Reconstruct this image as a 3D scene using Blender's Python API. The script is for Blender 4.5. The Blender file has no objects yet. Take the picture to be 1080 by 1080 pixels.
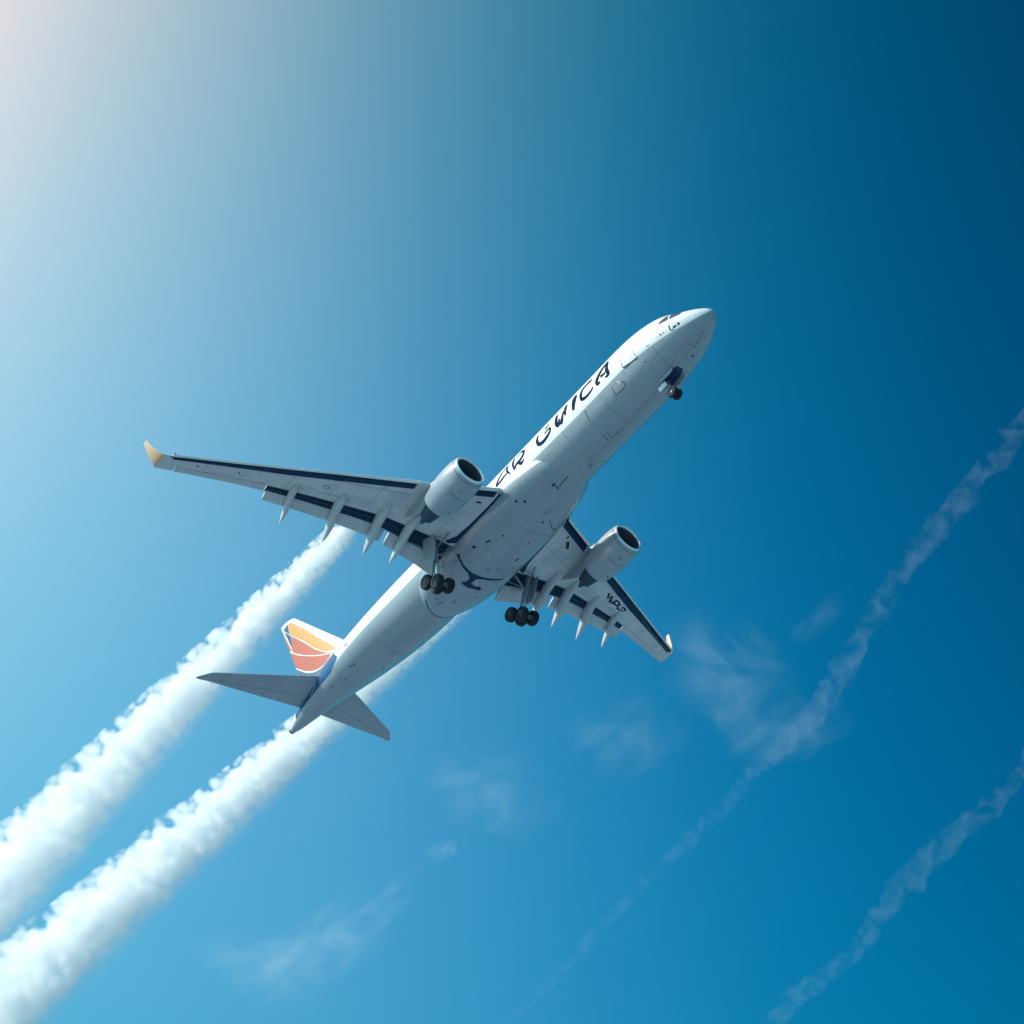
import bpy, bmesh, math, random
import numpy as np
from mathutils import Vector, Matrix, noise
from mathutils.bvhtree import BVHTree

R = math.radians
C = bpy.context.scene.collection
scene = bpy.context.scene

# ------------------------------------------------------------------ camera
cam_d = bpy.data.cameras.new('camera')
cam = bpy.data.objects.new('camera', cam_d); C.objects.link(cam)
cam.location = (0, 0, 1.7)
cam.rotation_euler = (R(90 + 43), 0, 0)
cam_d.angle = R(26.243)
cam_d.clip_start = 0.1
cam_d.clip_end = 200000
scene.camera = cam

# ------------------------------------------------------------------ light, sky, exposure
SUN = Vector((-0.80, -0.235, 0.54)).normalized()
sun_d = bpy.data.lights.new('sun', 'SUN')
sun_d.energy = 4.4; sun_d.angle = R(0.5); sun_d.color = (1.0, 0.955, 0.89)
sun = bpy.data.objects.new('sun', sun_d); C.objects.link(sun)
sun.rotation_euler = SUN.to_track_quat('Z', 'Y').to_euler()

world = bpy.data.worlds.new('World'); scene.world = world; world.use_nodes = True
wn, wl = world.node_tree.nodes, world.node_tree.links
wn.clear()
def W_(kind, **kw):
    n = wn.new(kind)
    for k, v in kw.items(): setattr(n, k, v)
    return n
w_out = W_('ShaderNodeOutputWorld'); w_bg = W_('ShaderNodeBackground')
sky = W_('ShaderNodeTexSky', sky_type='NISHITA', sun_disc=False)
sky.sun_elevation = math.asin(SUN.z); sky.sun_rotation = math.atan2(SUN.x, SUN.y)
sky.air_density = 1.0; sky.dust_density = 0.6; sky.ozone_density = 3.0
w_bg.inputs['Strength'].default_value = 0.1
# deep clean-air blue opposite the sun, bright aureole on the sun's side, paler towards the horizon:
# the Nishita colour times exp(polynomial) of the world direction (x = east, z = up), one per channel
def WM(op, *a):
    x = W_('ShaderNodeMath', operation=op)
    for i, v in enumerate(a):
        if isinstance(v, (int, float)): x.inputs[i].default_value = v
        else: wl.new(v, x.inputs[i])
    return x.outputs[0]
w_tc = W_('ShaderNodeTexCoord'); w_sep = W_('ShaderNodeSeparateXYZ'); wl.new(w_tc.outputs['Generated'], w_sep.inputs[0])
w_x = WM('MULTIPLY', WM('MINIMUM', WM('MAXIMUM', w_sep.outputs[0], -.27), .27), 4.0)
w_z = WM('MULTIPLY', WM('SUBTRACT', WM('MINIMUM', WM('MAXIMUM', w_sep.outputs[2], .42), .86), .68), 5.0)
w_sky = W_('ShaderNodeSeparateColor'); wl.new(sky.outputs['Color'], w_sky.inputs[0])
w_cmb = W_('ShaderNodeCombineColor'); w_chan = []
for ch, (c0, cx, cz, cxx, cxz, czz, cxxx) in enumerate(((-.62, -3.828, .563, -3.148, -1.01, .1, -1.467), (.73, -1.054, .069, -.178, -.438, -.062, .09), (.71, -.656, -.075, -.209, -.254, -.188, .031))):
    px = WM('MULTIPLY', w_x, WM('ADD', cx, WM('MULTIPLY', w_x, WM('ADD', cxx, WM('MULTIPLY', w_x, cxxx)))))
    pz = WM('MULTIPLY', w_z, WM('ADD', WM('ADD', cz, WM('MULTIPLY', w_x, cxz)), WM('MULTIPLY', w_z, czz)))
    e_ = WM('EXPONENT', WM('ADD', WM('ADD', px, pz), c0))
    w_chan.append(WM('MULTIPLY', w_sky.outputs[ch], e_))
w_blue = w_chan[2]   # nowhere redder than blue: keeps the sun's side a cool white
wl.new(WM('MINIMUM', w_chan[0], WM('MULTIPLY', w_blue, .93)), w_cmb.inputs[0])
wl.new(WM('MINIMUM', w_chan[1], WM('MULTIPLY', w_blue, .985)), w_cmb.inputs[1])
wl.new(w_blue, w_cmb.inputs[2])
wl.new(w_cmb.outputs[0], w_bg.inputs['Color'])
wl.new(w_bg.outputs[0], w_out.inputs['Surface'])

scene.view_settings.view_transform = 'Standard'
scene.view_settings.look = 'None'
scene.view_settings.exposure = 0.0
scene.view_settings.gamma = 1.0
scene.cycles.use_denoising = True
scene.cycles.max_bounces = 16
scene.cycles.volume_bounces = 16
scene.cycles.volume_step_rate = 1.0
scene.cycles.volume_max_steps = 256

# ------------------------------------------------------------------ materials
def mat_nodes(name):
    m = bpy.data.materials.new(name); m.use_nodes = True
    nt = m.node_tree; return m, nt.nodes, nt.links, nt.nodes['Principled BSDF']
def paint(name, col, rough=0.35, metal=0.0, coat=0.3, var=0.05, streak=True, spec=0.5):
    m, n, l, b = mat_nodes(name)
    b.inputs['Roughness'].default_value = rough; b.inputs['Metallic'].default_value = metal
    b.inputs['Coat Weight'].default_value = coat; b.inputs['Coat Roughness'].default_value = 0.12
    b.inputs['Specular IOR Level'].default_value = spec
    tc = n.new('ShaderNodeTexCoord'); mp = n.new('ShaderNodeMapping')
    mp.inputs['Scale'].default_value = (0.12, 0.9, 0.9) if streak else (0.6, 0.6, 0.6)
    l.new(tc.outputs['Object'], mp.inputs['Vector'])
    nz = n.new('ShaderNodeTexNoise'); nz.inputs['Scale'].default_value = 1.0; nz.inputs['Detail'].default_value = 6
    l.new(mp.outputs[0], nz.inputs['Vector'])
    nz2 = n.new('ShaderNodeTexNoise'); nz2.inputs['Scale'].default_value = 3.5; nz2.inputs['Detail'].default_value = 4
    l.new(tc.outputs['Object'], nz2.inputs['Vector'])
    ad = n.new('ShaderNodeMath'); ad.operation = 'ADD'
    l.new(nz.outputs['Fac'], ad.inputs[0]); l.new(nz2.outputs['Fac'], ad.inputs[1])
    mr = n.new('ShaderNodeMapRange'); mr.inputs['From Min'].default_value = 0.7; mr.inputs['From Max'].default_value = 1.3
    mr.inputs['To Min'].default_value = 1 - var * 2; mr.inputs['To Max'].default_value = 1 + var * 0.6
    l.new(ad.outputs[0], mr.inputs['Value'])
    mx = n.new('ShaderNodeVectorMath'); mx.operation = 'SCALE'; mx.inputs[0].default_value = col
    l.new(mr.outputs[0], mx.inputs['Scale']); l.new(mx.outputs[0], b.inputs['Base Color'])
    rr = n.new('ShaderNodeMapRange'); rr.inputs['To Min'].default_value = rough * .8; rr.inputs['To Max'].default_value = min(1, rough * 1.3)
    l.new(nz2.outputs['Fac'], rr.inputs['Value']); l.new(rr.outputs[0], b.inputs['Roughness'])
    return m
M = {}
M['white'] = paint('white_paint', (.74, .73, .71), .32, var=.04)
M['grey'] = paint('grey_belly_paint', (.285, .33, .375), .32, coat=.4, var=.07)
M['wing'] = paint('grey_wing_paint', (.53, .55, .565), .42, coat=.15, var=.08)
M['flap'] = paint('grey_flap_paint', (.50, .52, .535), .42, coat=.1, var=.08)
M['skin'] = paint('skin_panel_paint', (.44, .475, .51), .45, coat=.1, var=.06)
M['lip'] = paint('bare_metal', (.82, .83, .85), .28, metal=.75, coat=0, var=.04)
M['cavity_shade'] = paint('cavity_shade_navy', (.008, .042, .095), .7, coat=0, var=.15, spec=.2)  # navy colour stands in for shade inside coves and gear bays
M['duct'] = paint('inlet_duct_lining', (.06, .085, .12), .5, coat=0, var=.05)
M['fan'] = paint('titanium_fan', (.010, .018, .032), .6, metal=.2, coat=0, var=.1)
M['hot'] = paint('exhaust_metal', (.02, .05, .09), .5, metal=.2, coat=0, var=.1)  # darkened to navy so the core cowl reads as shadowed
M['rubber'] = paint('tyre_rubber', (.010, .013, .020), .85, coat=0, var=.1, streak=False)
M['rim'] = paint('wheel_rim_paint', (.05, .065, .09), .5, metal=.1, coat=0, var=.1, streak=False)
M['strut'] = paint('gear_leg_paint', (.17, .20, .24), .45, coat=.1, var=.1, streak=False)
M['chrome'] = paint('polished_oleo', (.85, .86, .88), .15, metal=1, coat=0, var=.02, streak=False)
M['ink'] = paint('navy_lettering', (.006, .018, .05), .75, coat=0, spec=.06, var=.05)
M['line'] = paint('panel_gap', (.03, .04, .055), .7, coat=0, var=.05, spec=.2)
M['line_soft'] = paint('panel_seam', (.22, .235, .25), .5, coat=0, var=.05)
M['orange'] = paint('yellow_orange_paint', (.66, .29, .05), .4, coat=.1, var=.03)
M['coral'] = paint('coral_paint', (.55, .12, .05), .4, coat=.1, var=.03)
M['rose'] = paint('rose_orange_paint', (.53, .115, .06), .4, coat=.1, var=.03)
M['mauve'] = paint('mauve_grey_paint', (.10, .11, .19), .4, coat=.1, var=.03)
M['navy'] = paint('navy_fin_paint', (.03, .05, .17), .4, coat=.1, var=.03)
M['blue'] = paint('blue_tail_paint', (.006, .075, .19), .4, coat=.1, var=.04)
M['cream'] = paint('cream_winglet_paint', (.62, .37, .22), .5, var=.04)
M['glass'] = paint('cockpit_glass', (.012, .03, .045), .12, coat=0, var=0, spec=.35)

# ------------------------------------------------------------------ mesh helpers (aeroplane frame: x forward from the nose, y to port, z up; metres)
OFF = Vector((30.0, 0, 0))
class MB:
    def __init__(s): s.v = []; s.f = []; s.m = []; s.sharp = False
    def add(s, vs, fs, mi=0):
        o = len(s.v); s.v += [tuple(v) for v in vs]
        for k, f in enumerate(fs):
            s.f.append([i + o for i in f]); s.m.append(mi[k] if isinstance(mi, list) else mi)
    def loft(s, rings, closed=True, cap0=True, cap1=True, mi=0, flip=False):
        n = len(rings[0]); vs = [p for r in rings for p in r]; fs = []; ms = []
        for i in range(len(rings) - 1):
            for j in range(n if closed else n - 1):
                k = (j + 1) % n
                f = [i*n+j, i*n+k, (i+1)*n+k, (i+1)*n+j]
                fs.append(f[::-1] if flip else f)
                ms.append(mi(i, j) if callable(mi) else mi)
        m0 = mi(0, 0) if callable(mi) else mi
        if cap0: fs.append(list(range(n))[::-1]); ms.append(m0)
        if cap1: fs.append([(len(rings)-1)*n + j for j in range(n)]); ms.append(m0)
        s.add(vs, fs, ms)
    def tube(s, pts, rad, n=12, mi=0, caps=True):
        pts = [Vector(p) for p in pts]; rr = rad if isinstance(rad, (list, tuple)) else [rad]*len(pts)
        rings = []; up = None
        for i, p in enumerate(pts):
            t = (pts[min(i+1, len(pts)-1)] - pts[max(i-1, 0)]).normalized()
            if up is None: up = t.orthogonal().normalized()
            up = (up - t*up.dot(t)).normalized(); sd = t.cross(up)
            rings.append([p + (up*math.cos(a) + sd*math.sin(a))*rr[i] for a in [2*math.pi*k/n for k in range(n)]])
        s.loft(rings, cap0=caps, cap1=caps, mi=mi)
    def revolve(s, prof, o, ax, n=48, mi=0, caps=(False, False)):
        """prof: list of (distance along ax, radius)"""
        o = Vector(o); ax = Vector(ax).normalized(); a = ax.orthogonal().normalized(); b = ax.cross(a)
        rings = [[o + ax*d + (a*math.cos(t) + b*math.sin(t))*max(r, .001) for t in [2*math.pi*k/n for k in range(n)]] for d, r in prof]
        s.loft(rings, cap0=caps[0], cap1=caps[1], mi=mi)
    def box(s, c, sx, sy, sz, rot=None, mi=0):
        c = Vector(c); rot = rot or Matrix.Identity(3); vs = []
        for x in (-1, 1):
            for y in (-1, 1):
                for z in (-1, 1): vs.append(c + rot @ Vector((x*sx/2, y*sy/2, z*sz/2)))
        s.add(vs, [[0,1,3,2],[4,6,7,5],[0,4,5,1],[2,3,7,6],[0,2,6,4],[1,5,7,3]], mi)
    def build(s, name, mats, parent=None, smooth=35, off=True, bevel=0):
        me = bpy.data.meshes.new(name)
        o3 = OFF if off else Vector((0, 0, 0))
        me.from_pydata([tuple(Vector(v) + o3) for v in s.v], [], s.f)
        if not isinstance(mats, (list, tuple)): mats = [mats]
        for m in mats: me.materials.append(m)
        me.polygons.foreach_set('material_index', s.m)
        bm = bmesh.new(); bm.from_mesh(me)
        bmesh.ops.recalc_face_normals(bm, faces=bm.faces)
        bm.to_mesh(me); bm.free()
        o = bpy.data.objects.new(name, me); C.objects.link(o)
        if parent: o.parent = parent
        if smooth:
            me.polygons.foreach_set('use_smooth', [True]*len(me.polygons))
            me.set_sharp_from_angle(angle=R(smooth))
        if bevel:
            bv = o.modifiers.new('bevel', 'BEVEL'); bv.width = bevel; bv.segments = 2; bv.limit_method = 'ANGLE'
        me.update(); return o

def interp(x, tab):
    """smooth (monotone cubic) interpolation in a table of (x, value), x descending or ascending"""
    t = sorted(tab); xs = [a for a, _ in t]; ys = [b for _, b in t]
    if x <= xs[0]: return ys[0]
    if x >= xs[-1]: return ys[-1]
    i = max(k for k in range(len(xs) - 1) if xs[k] <= x)
    d = [(ys[k+1]-ys[k])/(xs[k+1]-xs[k]) for k in range(len(xs)-1)]
    def sl(k):
        if k == 0: return d[0]
        if k == len(xs)-1: return d[-1]
        return 0 if d[k-1]*d[k] <= 0 else 2*d[k-1]*d[k]/(d[k-1]+d[k])
    h = xs[i+1]-xs[i]; u = (x-xs[i])/h; m0, m1 = sl(i), sl(i+1)
    return (2*u**3-3*u*u+1)*ys[i] + (u**3-2*u*u+u)*h*m0 + (-2*u**3+3*u*u)*ys[i+1] + (u**3-u*u)*h*m1

# ------------------------------------------------------------------ unseen sea sheet, added to bounce bluish light onto the belly
def build_bounce_water():
    mb = MB(); n = 24; S = 60000; vs = []; fs = []
    for i in range(n+1):
        for j in range(n+1): vs.append((-S + 2*S*i/n, -S + 2*S*j/n, 0))
    for i in range(n):
        for j in range(n): fs.append([i*(n+1)+j, (i+1)*(n+1)+j, (i+1)*(n+1)+j+1, i*(n+1)+j+1])
    mb.add(vs, fs)
    m, nn, l, b = mat_nodes('bounce_water_blue'); b.inputs['Roughness'].default_value = .30; b.inputs['IOR'].default_value = 1.33
    tc = nn.new('ShaderNodeTexCoord')
    nz = nn.new('ShaderNodeTexNoise'); nz.inputs['Scale'].default_value = .006; nz.inputs['Detail'].default_value = 8; l.new(tc.outputs['Object'], nz.inputs['Vector'])
    cr = nn.new('ShaderNodeValToRGB'); l.new(nz.outputs['Fac'], cr.inputs[0])
    cr.color_ramp.elements[0].position = .35; cr.color_ramp.elements[0].color = (.17, .26, .34, 1)
    cr.color_ramp.elements[1].position = .65; cr.color_ramp.elements[1].color = (.25, .34, .41, 1)
    l.new(cr.outputs[0], b.inputs['Base Color'])
    nf = nn.new('ShaderNodeTexNoise'); nf.inputs['Scale'].default_value = .6; nf.inputs['Detail'].default_value = 6; l.new(tc.outputs['Object'], nf.inputs['Vector'])
    bp = nn.new('ShaderNodeBump'); bp.inputs['Strength'].default_value = .6; bp.inputs['Distance'].default_value = .4; l.new(nf.outputs['Fac'], bp.inputs['Height']); l.new(bp.outputs[0], b.inputs['Normal'])
    o = mb.build('bounce_water', m, off=False, smooth=0); o['kind'] = 'structure'
build_bounce_water()

# ------------------------------------------------------------------ the aeroplane
jet = bpy.data.objects.new('passenger_jet', None); C.objects.link(jet)
jet['label'] = 'white twin-engine passenger jet with grey belly, orange tail fin and wheels lowered'
jet['category'] = 'airliner'
rot = Matrix(((0.61293, 0.76369, -0.20273), (-0.77804, 0.62807, 0.01364), (0.13774, 0.14937, 0.97914)))
jet.matrix_world = Matrix.Translation((-2.1, 142.74, 131.78)) @ rot.to_4x4()

# fuselage ---------------------------------------------------------
ZC = .27
T_top = [(0,-.52),(-.08,-.30),(-.3,-.02),(-.7,.32),(-1.2,.66),(-2,1.15),(-2.6,1.52),(-3.3,2.05),(-4.1,2.52),(-5,2.84),(-6.3,3.09),(-8,3.23),(-10,3.27),(-50,3.27),(-54,3.08),(-57,2.6),(-59.5,1.75),(-60.3,1.1)]
T_bot = [(0,-.52),(-.08,-.78),(-.3,-1.02),(-.7,-1.3),(-1.2,-1.55),(-2,-1.86),(-3.3,-2.22),(-5,-2.50),(-7,-2.66),(-9.5,-2.73),(-37,-2.73),(-40,-2.62),(-44,-2.15),(-48,-1.5),(-52,-.78),(-56,-.1),(-59.5,.35),(-60.3,.55)]
T_wid = [(0,0),(-.08,.30),(-.3,.60),(-.7,.97),(-1.2,1.32),(-2,1.75),(-3.3,2.25),(-5,2.66),(-7,2.92),(-9.5,3.0),(-40,3.0),(-44,2.88),(-48,2.55),(-52,1.98),(-56,1.22),(-59.5,.5),(-60.3,.22)]
T_mid = [(0,-.52),(-2,-.35),(-5,0),(-9,ZC),(-40,ZC),(-48,.62),(-56,1.1),(-60.3,.82)]
def fus(x, th, out=0.0):
    """th in degrees from the crown, positive towards starboard"""
    a = R(th); w = interp(x, T_wid); zt = interp(x, T_top); zb = interp(x, T_bot); zm = min(max(interp(x, T_mid), zb), zt)
    y = -w*math.sin(a); z = zm + ((zt-zm) if math.cos(a) > 0 else (zm-zb))*math.cos(a)
    if out:
        p0 = Vector(fus(x, th)); e = .02
        du = Vector(fus(x-e, th)) - Vector(fus(x+e, th)); dt = Vector(fus(x, th+.5)) - Vector(fus(x, th-.5))
        nn = du.cross(dt).normalized()
        c = Vector((x, 0, zm))
        if nn.dot(p0 - c) < 0: nn = -nn
        return p0 + nn*out
    return (x, y, z)
T_line = [(0,118),(-1.15,118.5),(-2.1,116),(-3.1,114),(-4.3,112.5),(-5.7,111.2),(-8.8,110),(-12.5,110),(-20,107.7),(-24,107),(-38,96),(-44.5,95.5),(-48,97),(-50.3,98.5),(-51.1,109),(-55.2,109.5),(-57,105),(-60.3,105)]
xs = [0,-.03,-.08,-.16,-.28,-.45,-.7,-.95,-1.2,-1.5,-1.8] + [-2.1-.3*k for k in range(20)] + [-8.1-.9*k for k in range(36)] + [-40.5-.6*k for k in range(33)] + [-60.3]
xs = sorted(set(round(x, 3) for x in xs), reverse=True)
NU, NL = 64, 40
rings = []
for x in xs:
    tb = interp(x, T_line)
    ths = [-tb + 2*tb*k/NU for k in range(NU)] + [tb + (360-2*tb)*k/NL for k in range(NL)]
    rings.append([fus(x, t) for t in ths])
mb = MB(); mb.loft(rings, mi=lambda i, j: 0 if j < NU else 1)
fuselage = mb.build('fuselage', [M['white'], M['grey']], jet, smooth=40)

# decals that follow a surface -------------------------------------
def patch(mb, poly, fn, step=.4, mi=0):
    bm = bmesh.new(); vs = [bm.verts.new((a, b, 0)) for a, b in poly]; bm.faces.new(vs)
    for ax in (0, 1):
        lo, hi = min(p[ax] for p in poly), max(p[ax] for p in poly)
        st = step if not isinstance(step, tuple) else step[ax]
        k = math.ceil(lo/st)*st + 1e-4
        while k < hi:
            no = (1, 0, 0) if ax == 0 else (0, 1, 0)
            bmesh.ops.bisect_plane(bm, geom=bm.verts[:]+bm.edges[:]+bm.faces[:], plane_co=(k, 0, 0) if ax == 0 else (0, k, 0), plane_no=no)
            k += st
    bmesh.ops.triangulate(bm, faces=[f for f in bm.faces if len(f.verts) > 4])
    bm.verts.index_update()
    mb.add([fn(v.co.x, v.co.y) for v in bm.verts], [[v.index for v in f.verts] for f in bm.faces], mi)
    bm.free()
def smooth_line(pts, sub=8):
    if len(pts) < 3: return [tuple(p) for p in pts]
    P = [pts[0]] + list(pts) + [pts[-1]]; out = []
    for i in range(1, len(P)-2):
        for k in range(sub):
            t = k/sub; r = []
            for c in range(len(pts[0])):
                a, b, d, e = P[i-1][c], P[i][c], P[i+1][c], P[i+2][c]
                r.append(.5*(2*b + (d-a)*t + (2*a-5*b+4*d-e)*t*t + (3*b-a-3*d+e)*t**3))
            out.append(tuple(r))
    out.append(tuple(pts[-1])); return out
def ribbon(mb, pts, w, fn, ky=1.0, mi=0, sm=True, taper=False):
    """stroke of width w along pts; ky = metres per unit of the second coordinate"""
    if sm: pts = smooth_line(pts)
    else:
        f_ = [pts[0]]
        for p_ in pts[1:]:
            n_ = max(1, min(12, int(math.hypot(p_[0]-f_[-1][0], (p_[1]-f_[-1][1])*ky)/.35))); a_ = f_[-1]
            f_ += [(a_[0]+(p_[0]-a_[0])*k/n_, a_[1]+(p_[1]-a_[1])*k/n_) for k in range(1, n_+1)]
        pts = f_
    q = [(a, b*ky) for a, b in pts]; L = []
    n = len(q); vs = []
    for i in range(n):
        t = Vector((q[min(i+1, n-1)][0]-q[max(i-1, 0)][0], q[min(i+1, n-1)][1]-q[max(i-1, 0)][1])).normalized()
        ww = w
        if taper: u = i/(n-1); ww = w*(.55 + .45*math.sin(math.pi*min(1, u*1.0+.12)))
        nn = Vector((-t.y, t.x))*ww/2
        vs += [fn(q[i][0]+nn.x, (q[i][1]+nn.y)/ky), fn(q[i][0], q[i][1]/ky), fn(q[i][0]-nn.x, (q[i][1]-nn.y)/ky)]
    fs = []
    for i in range(n-1):
        for c in (0, 1): fs.append([3*i+c, 3*i+c+1, 3*i+c+4, 3*i+c+3])
    mb.add(vs, fs, mi)
KY = 3.0*math.pi/180
def marks(name, mt, parent, items, fn, ky=1.0, sm=False):
    """each mark is a mesh of its own"""
    for pts, w in items:
        mb = MB(); ribbon(mb, pts, w, fn, ky, sm=sm); mb.build(name, M[mt], parent)
F12 = lambda a, b: fus(a, b, .018)
F16 = lambda a, b: fus(a, b, .026)

TITLE = {
 'A1': ([[(-24.95, 88.5), (-24.48, 77.8), (-23.93, 71.3), (-23.23, 66.1)], [(-24.95, 88.5), (-24.35, 87.2), (-23.67, 84.6), (-23.2, 84.9)], [(-23.23, 66.1), (-23.32, 79.3), (-23.0, 92.0)]], .25),
 'R': ([[(-22.25, 65.2), (-22.47, 74.9), (-22.47, 91.7)], [(-22.47, 91.7), (-22.05, 86.3), (-21.31, 83.8), (-20.96, 76.3), (-21.13, 69.9), (-21.44, 67.1), (-21.86, 71.3)], [(-21.79, 87.1), (-21.51, 93.3), (-21.1, 90.8)]], .32),
 'G': ([[(-18.93, 73.3), (-19.13, 78.9), (-19.16, 86.4), (-19.03, 92.9), (-18.56, 95.5), (-17.94, 93.5), (-17.49, 89.1), (-17.48, 82.5), (-18.16, 83.7)], [(-18.0, 75.3), (-17.49, 71.7)]], .36),
 'W': ([[(-16.37, 70.2), (-16.55, 80.8), (-16.61, 90.3), (-16.42, 94.5), (-16.16, 84.6)], [(-16.2, 92.5), (-16.0, 93.8), (-15.53, 77.6)], [(-15.08, 69.5), (-15.3, 78.6), (-15.43, 90.3)]], .40),
 'I': ([[(-13.86, 69.5), (-14.14, 80.2), (-14.46, 95.6)]], .60),
 'C': ([[(-11.71, 73.9), (-12.35, 71.2), (-13.01, 74.6), (-13.26, 83.7), (-13.25, 92.4), (-12.72, 95.4), (-12.05, 93.6), (-11.78, 90.2)]], .36),
 'A2': ([[(-9.62, 69.1), (-10.31, 73.4), (-10.9, 80.9), (-11.23, 88.4), (-11.22, 94.5), (-10.91, 94.2)], [(-9.62, 69.1), (-9.87, 83.9), (-9.85, 95.2), (-10.26, 96.7)], [(-10.71, 86.9), (-10.11, 88.4)]], .42)}
mb = MB()
for k, (ss, w) in TITLE.items():
    for s_ in ss: ribbon(mb, s_, w, F12, KY, taper=True)
t = mb.build('airline_title', M['ink'], fuselage)
# small name under the cockpit
mb = MB()
for s_, w in (([(-3.11,93.5),(-3.2,103.5),(-3.15,110),(-2.89,109.5)], .09), ([(-2.86,103),(-2.82,107.5),(-2.63,103)], .13), ([(-2.5,99),(-2.36,103),(-2.5,107)], .13),
              ([(-4.1,102),(-4.07,106)], .12), ([(-3.83,101.5),(-3.8,105.5)], .07), ([(-4.36,102.5),(-4.36,106)], .03), ([(-5.67,107),(-5.3,107.6)], .04)):
    ribbon(mb, s_, w, F12, KY)
mb.build('name_lettering', M['ink'], fuselage)
# doors
mb = MB()
ribbon(mb, [(-8.05,72),(-8.22,90),(-8.38,108)], .045, F12, KY); ribbon(mb, [(-8.38,108.5),(-6.75,113.5)], .10, F12, KY, sm=False); ribbon(mb, [(-6.75,113),(-6.9,95),(-6.85,75)], .04, F12, KY)
mb.build('passenger_door', M['line'], fuselage)
mb = MB()
ribbon(mb, [(-10.2,118),(-10.4,132.5)], .05, F12, KY, sm=False); ribbon(mb, [(-10.4,132.5),(-9.35,133.5),(-9.05,129),(-9.2,124)], .05, F12, KY)
mb.build('cargo_door', M['line'], fuselage)
mb = MB()
ribbon(mb, [(-13.5,112),(-13.75,131)], .05, F12, KY, sm=False)
mb.build('cargo_door', M['line'], fuselage)
for c_, r_ in (((-9.46, 119), .09), ((-9.36, 122.5), .10)):
    mb = MB(); ribbon(mb, [(c_[0]-r_, c_[1]), (c_[0]+r_, c_[1])], r_*1.6, F16, KY, sm=False)
    mb.build('door_handle', M['white'], fuselage)
# doors and marks of the port side, seen only from elsewhere
for x0 in (-6.9, -18.6, -47.5):
    mb = MB()
    for s_ in ([(x0,-72),(x0,-112)], [(x0,-112),(x0-1.3,-112)], [(x0-1.3,-112),(x0-1.3,-72)]): ribbon(mb, s_, .045, F12, KY, sm=False)
    mb.build('passenger_door', M['line'], fuselage)
# cockpit windows
for side in (1, -1):
    for quad in ([(-2.05,6),(-2.95,6),(-2.98,40),(-2.12,36)], [(-1.98,44),(-2.92,48),(-2.97,74.5),(-2.12,66)], [(-3.10,53),(-3.28,55),(-4.0,77),(-3.10,74.5)]):
        mb = MB(); poly = [(a, b*side) for a, b in quad]
        if side < 0: poly = poly[::-1]
        patch(mb, poly, F12, (.2, 4)); mb.build('cockpit_window', M['glass'], fuselage)
# navy blue rear band around the fin root
mb = MB()
edge = smooth_line([(-50.9,0),(-50.7,30),(-50.5,55),(-50.0,75),(-49.6,88),(-49.9,95),(-50.4,99)], 4)
poly = edge + [(-51.2,108.5),(-53,109),(-55.2,109),(-57,104.5),(-58.6,104.5),(-58.6,60),(-58.6,0)]
patch(mb, poly, F12, (.5, 6)); patch(mb, [(a, -b) for a, b in poly][::-1], F12, (.5, 6))
mb.build('tail_band', M['blue'], fuselage)
mb = MB()
for sd in (1, -1): ribbon(mb, [(-52.3,30*sd),(-52.9,60*sd),(-54.2,88*sd),(-55.2,103*sd)], .10, F16, KY)
mb.build('tail_band_stripe', M['white'], fuselage)
# belly blade antennas, drain masts, probes, small ports
def blade(x, y, z, l=.45, h=.38, mat='grey', name='blade_antenna'):
    mb = MB(); rings = []
    for k, (s_, sh) in enumerate(((1, 0), (.8, .12), (.55, .28))):
        zz = z - h*k/2
        rings.append([(x-sh+l*s_*a, y+b*.04*s_, zz) for a, b in ((.5,0),(.2,1),(-.5,.3),(-.5,-.3),(.2,-1))])
    mb.loft(rings); return mb.build(name, M[mat], fuselage)
blade(-13.0, 0, -2.70); blade(-17.0, .4, -2.70); blade(-44.5, .0, -2.06); blade(-47, .6, -1.62, .3, .3)
for (x, th, l, w) in ((-2.92,163,.12,.12),(-3.65,187,.22,.2),(-3.4,184,.1,.08),(-6.47,127.5,.12,.1),
                      (-48.7,136,.25,.14),(-48.3,139,.2,.18),(-50.4,150,.16,.14),(-52.3,140,.22,.14),(-50.9,139,.12,.1),(-54.2,150,.2,.08),(-47.9,86,.5,.12)):
    mb = MB(); ribbon(mb, [(x-l/2, th), (x+l/2, th+.5)], w, F12, KY, sm=False)
    mb.build('service_port', M['line'], fuselage)
mb = MB()
for s_ in ([(-1.3,172),(-2.6,173),(-4.3,172)], [(-3.0,150),(-4.6,160),(-5.6,166)], [(-8,178),(-12,178),(-17,178)], [(-7.9,-140),(-12,-140),(-17,-140)]): ribbon(mb, s_, .035, F12, KY)
for x0 in (-5.2,-11.6,-16.4,-44.2,-50.6): ribbon(mb, [(x0, interp(x0, T_line)+1+k*(358-2*interp(x0, T_line))/24) for k in range(25)], .025, F12, KY, sm=False)
mb.build('panel_seam', M['line_soft'], fuselage)
# tail cone outlet
mb = MB(); mb.revolve([(-.02,.30),(.10,.27),(.10,.17),(-.25,.14)], (-60.3, 0, .82), (-1, 0, .05), 24); mb.build('exhaust_outlet', M['hot'], fuselage)

marks('panel_gap', 'line', fuselage, [([(-13.47,164),(-13.65,176)], .05), ([(-13.84,161),(-14.06,174.5)], .05), ([(-1.3,172),(-3.04,179)], .035), ([(-8.3,112),(-6.9,111.5)], .06)], F12, KY)
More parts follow.
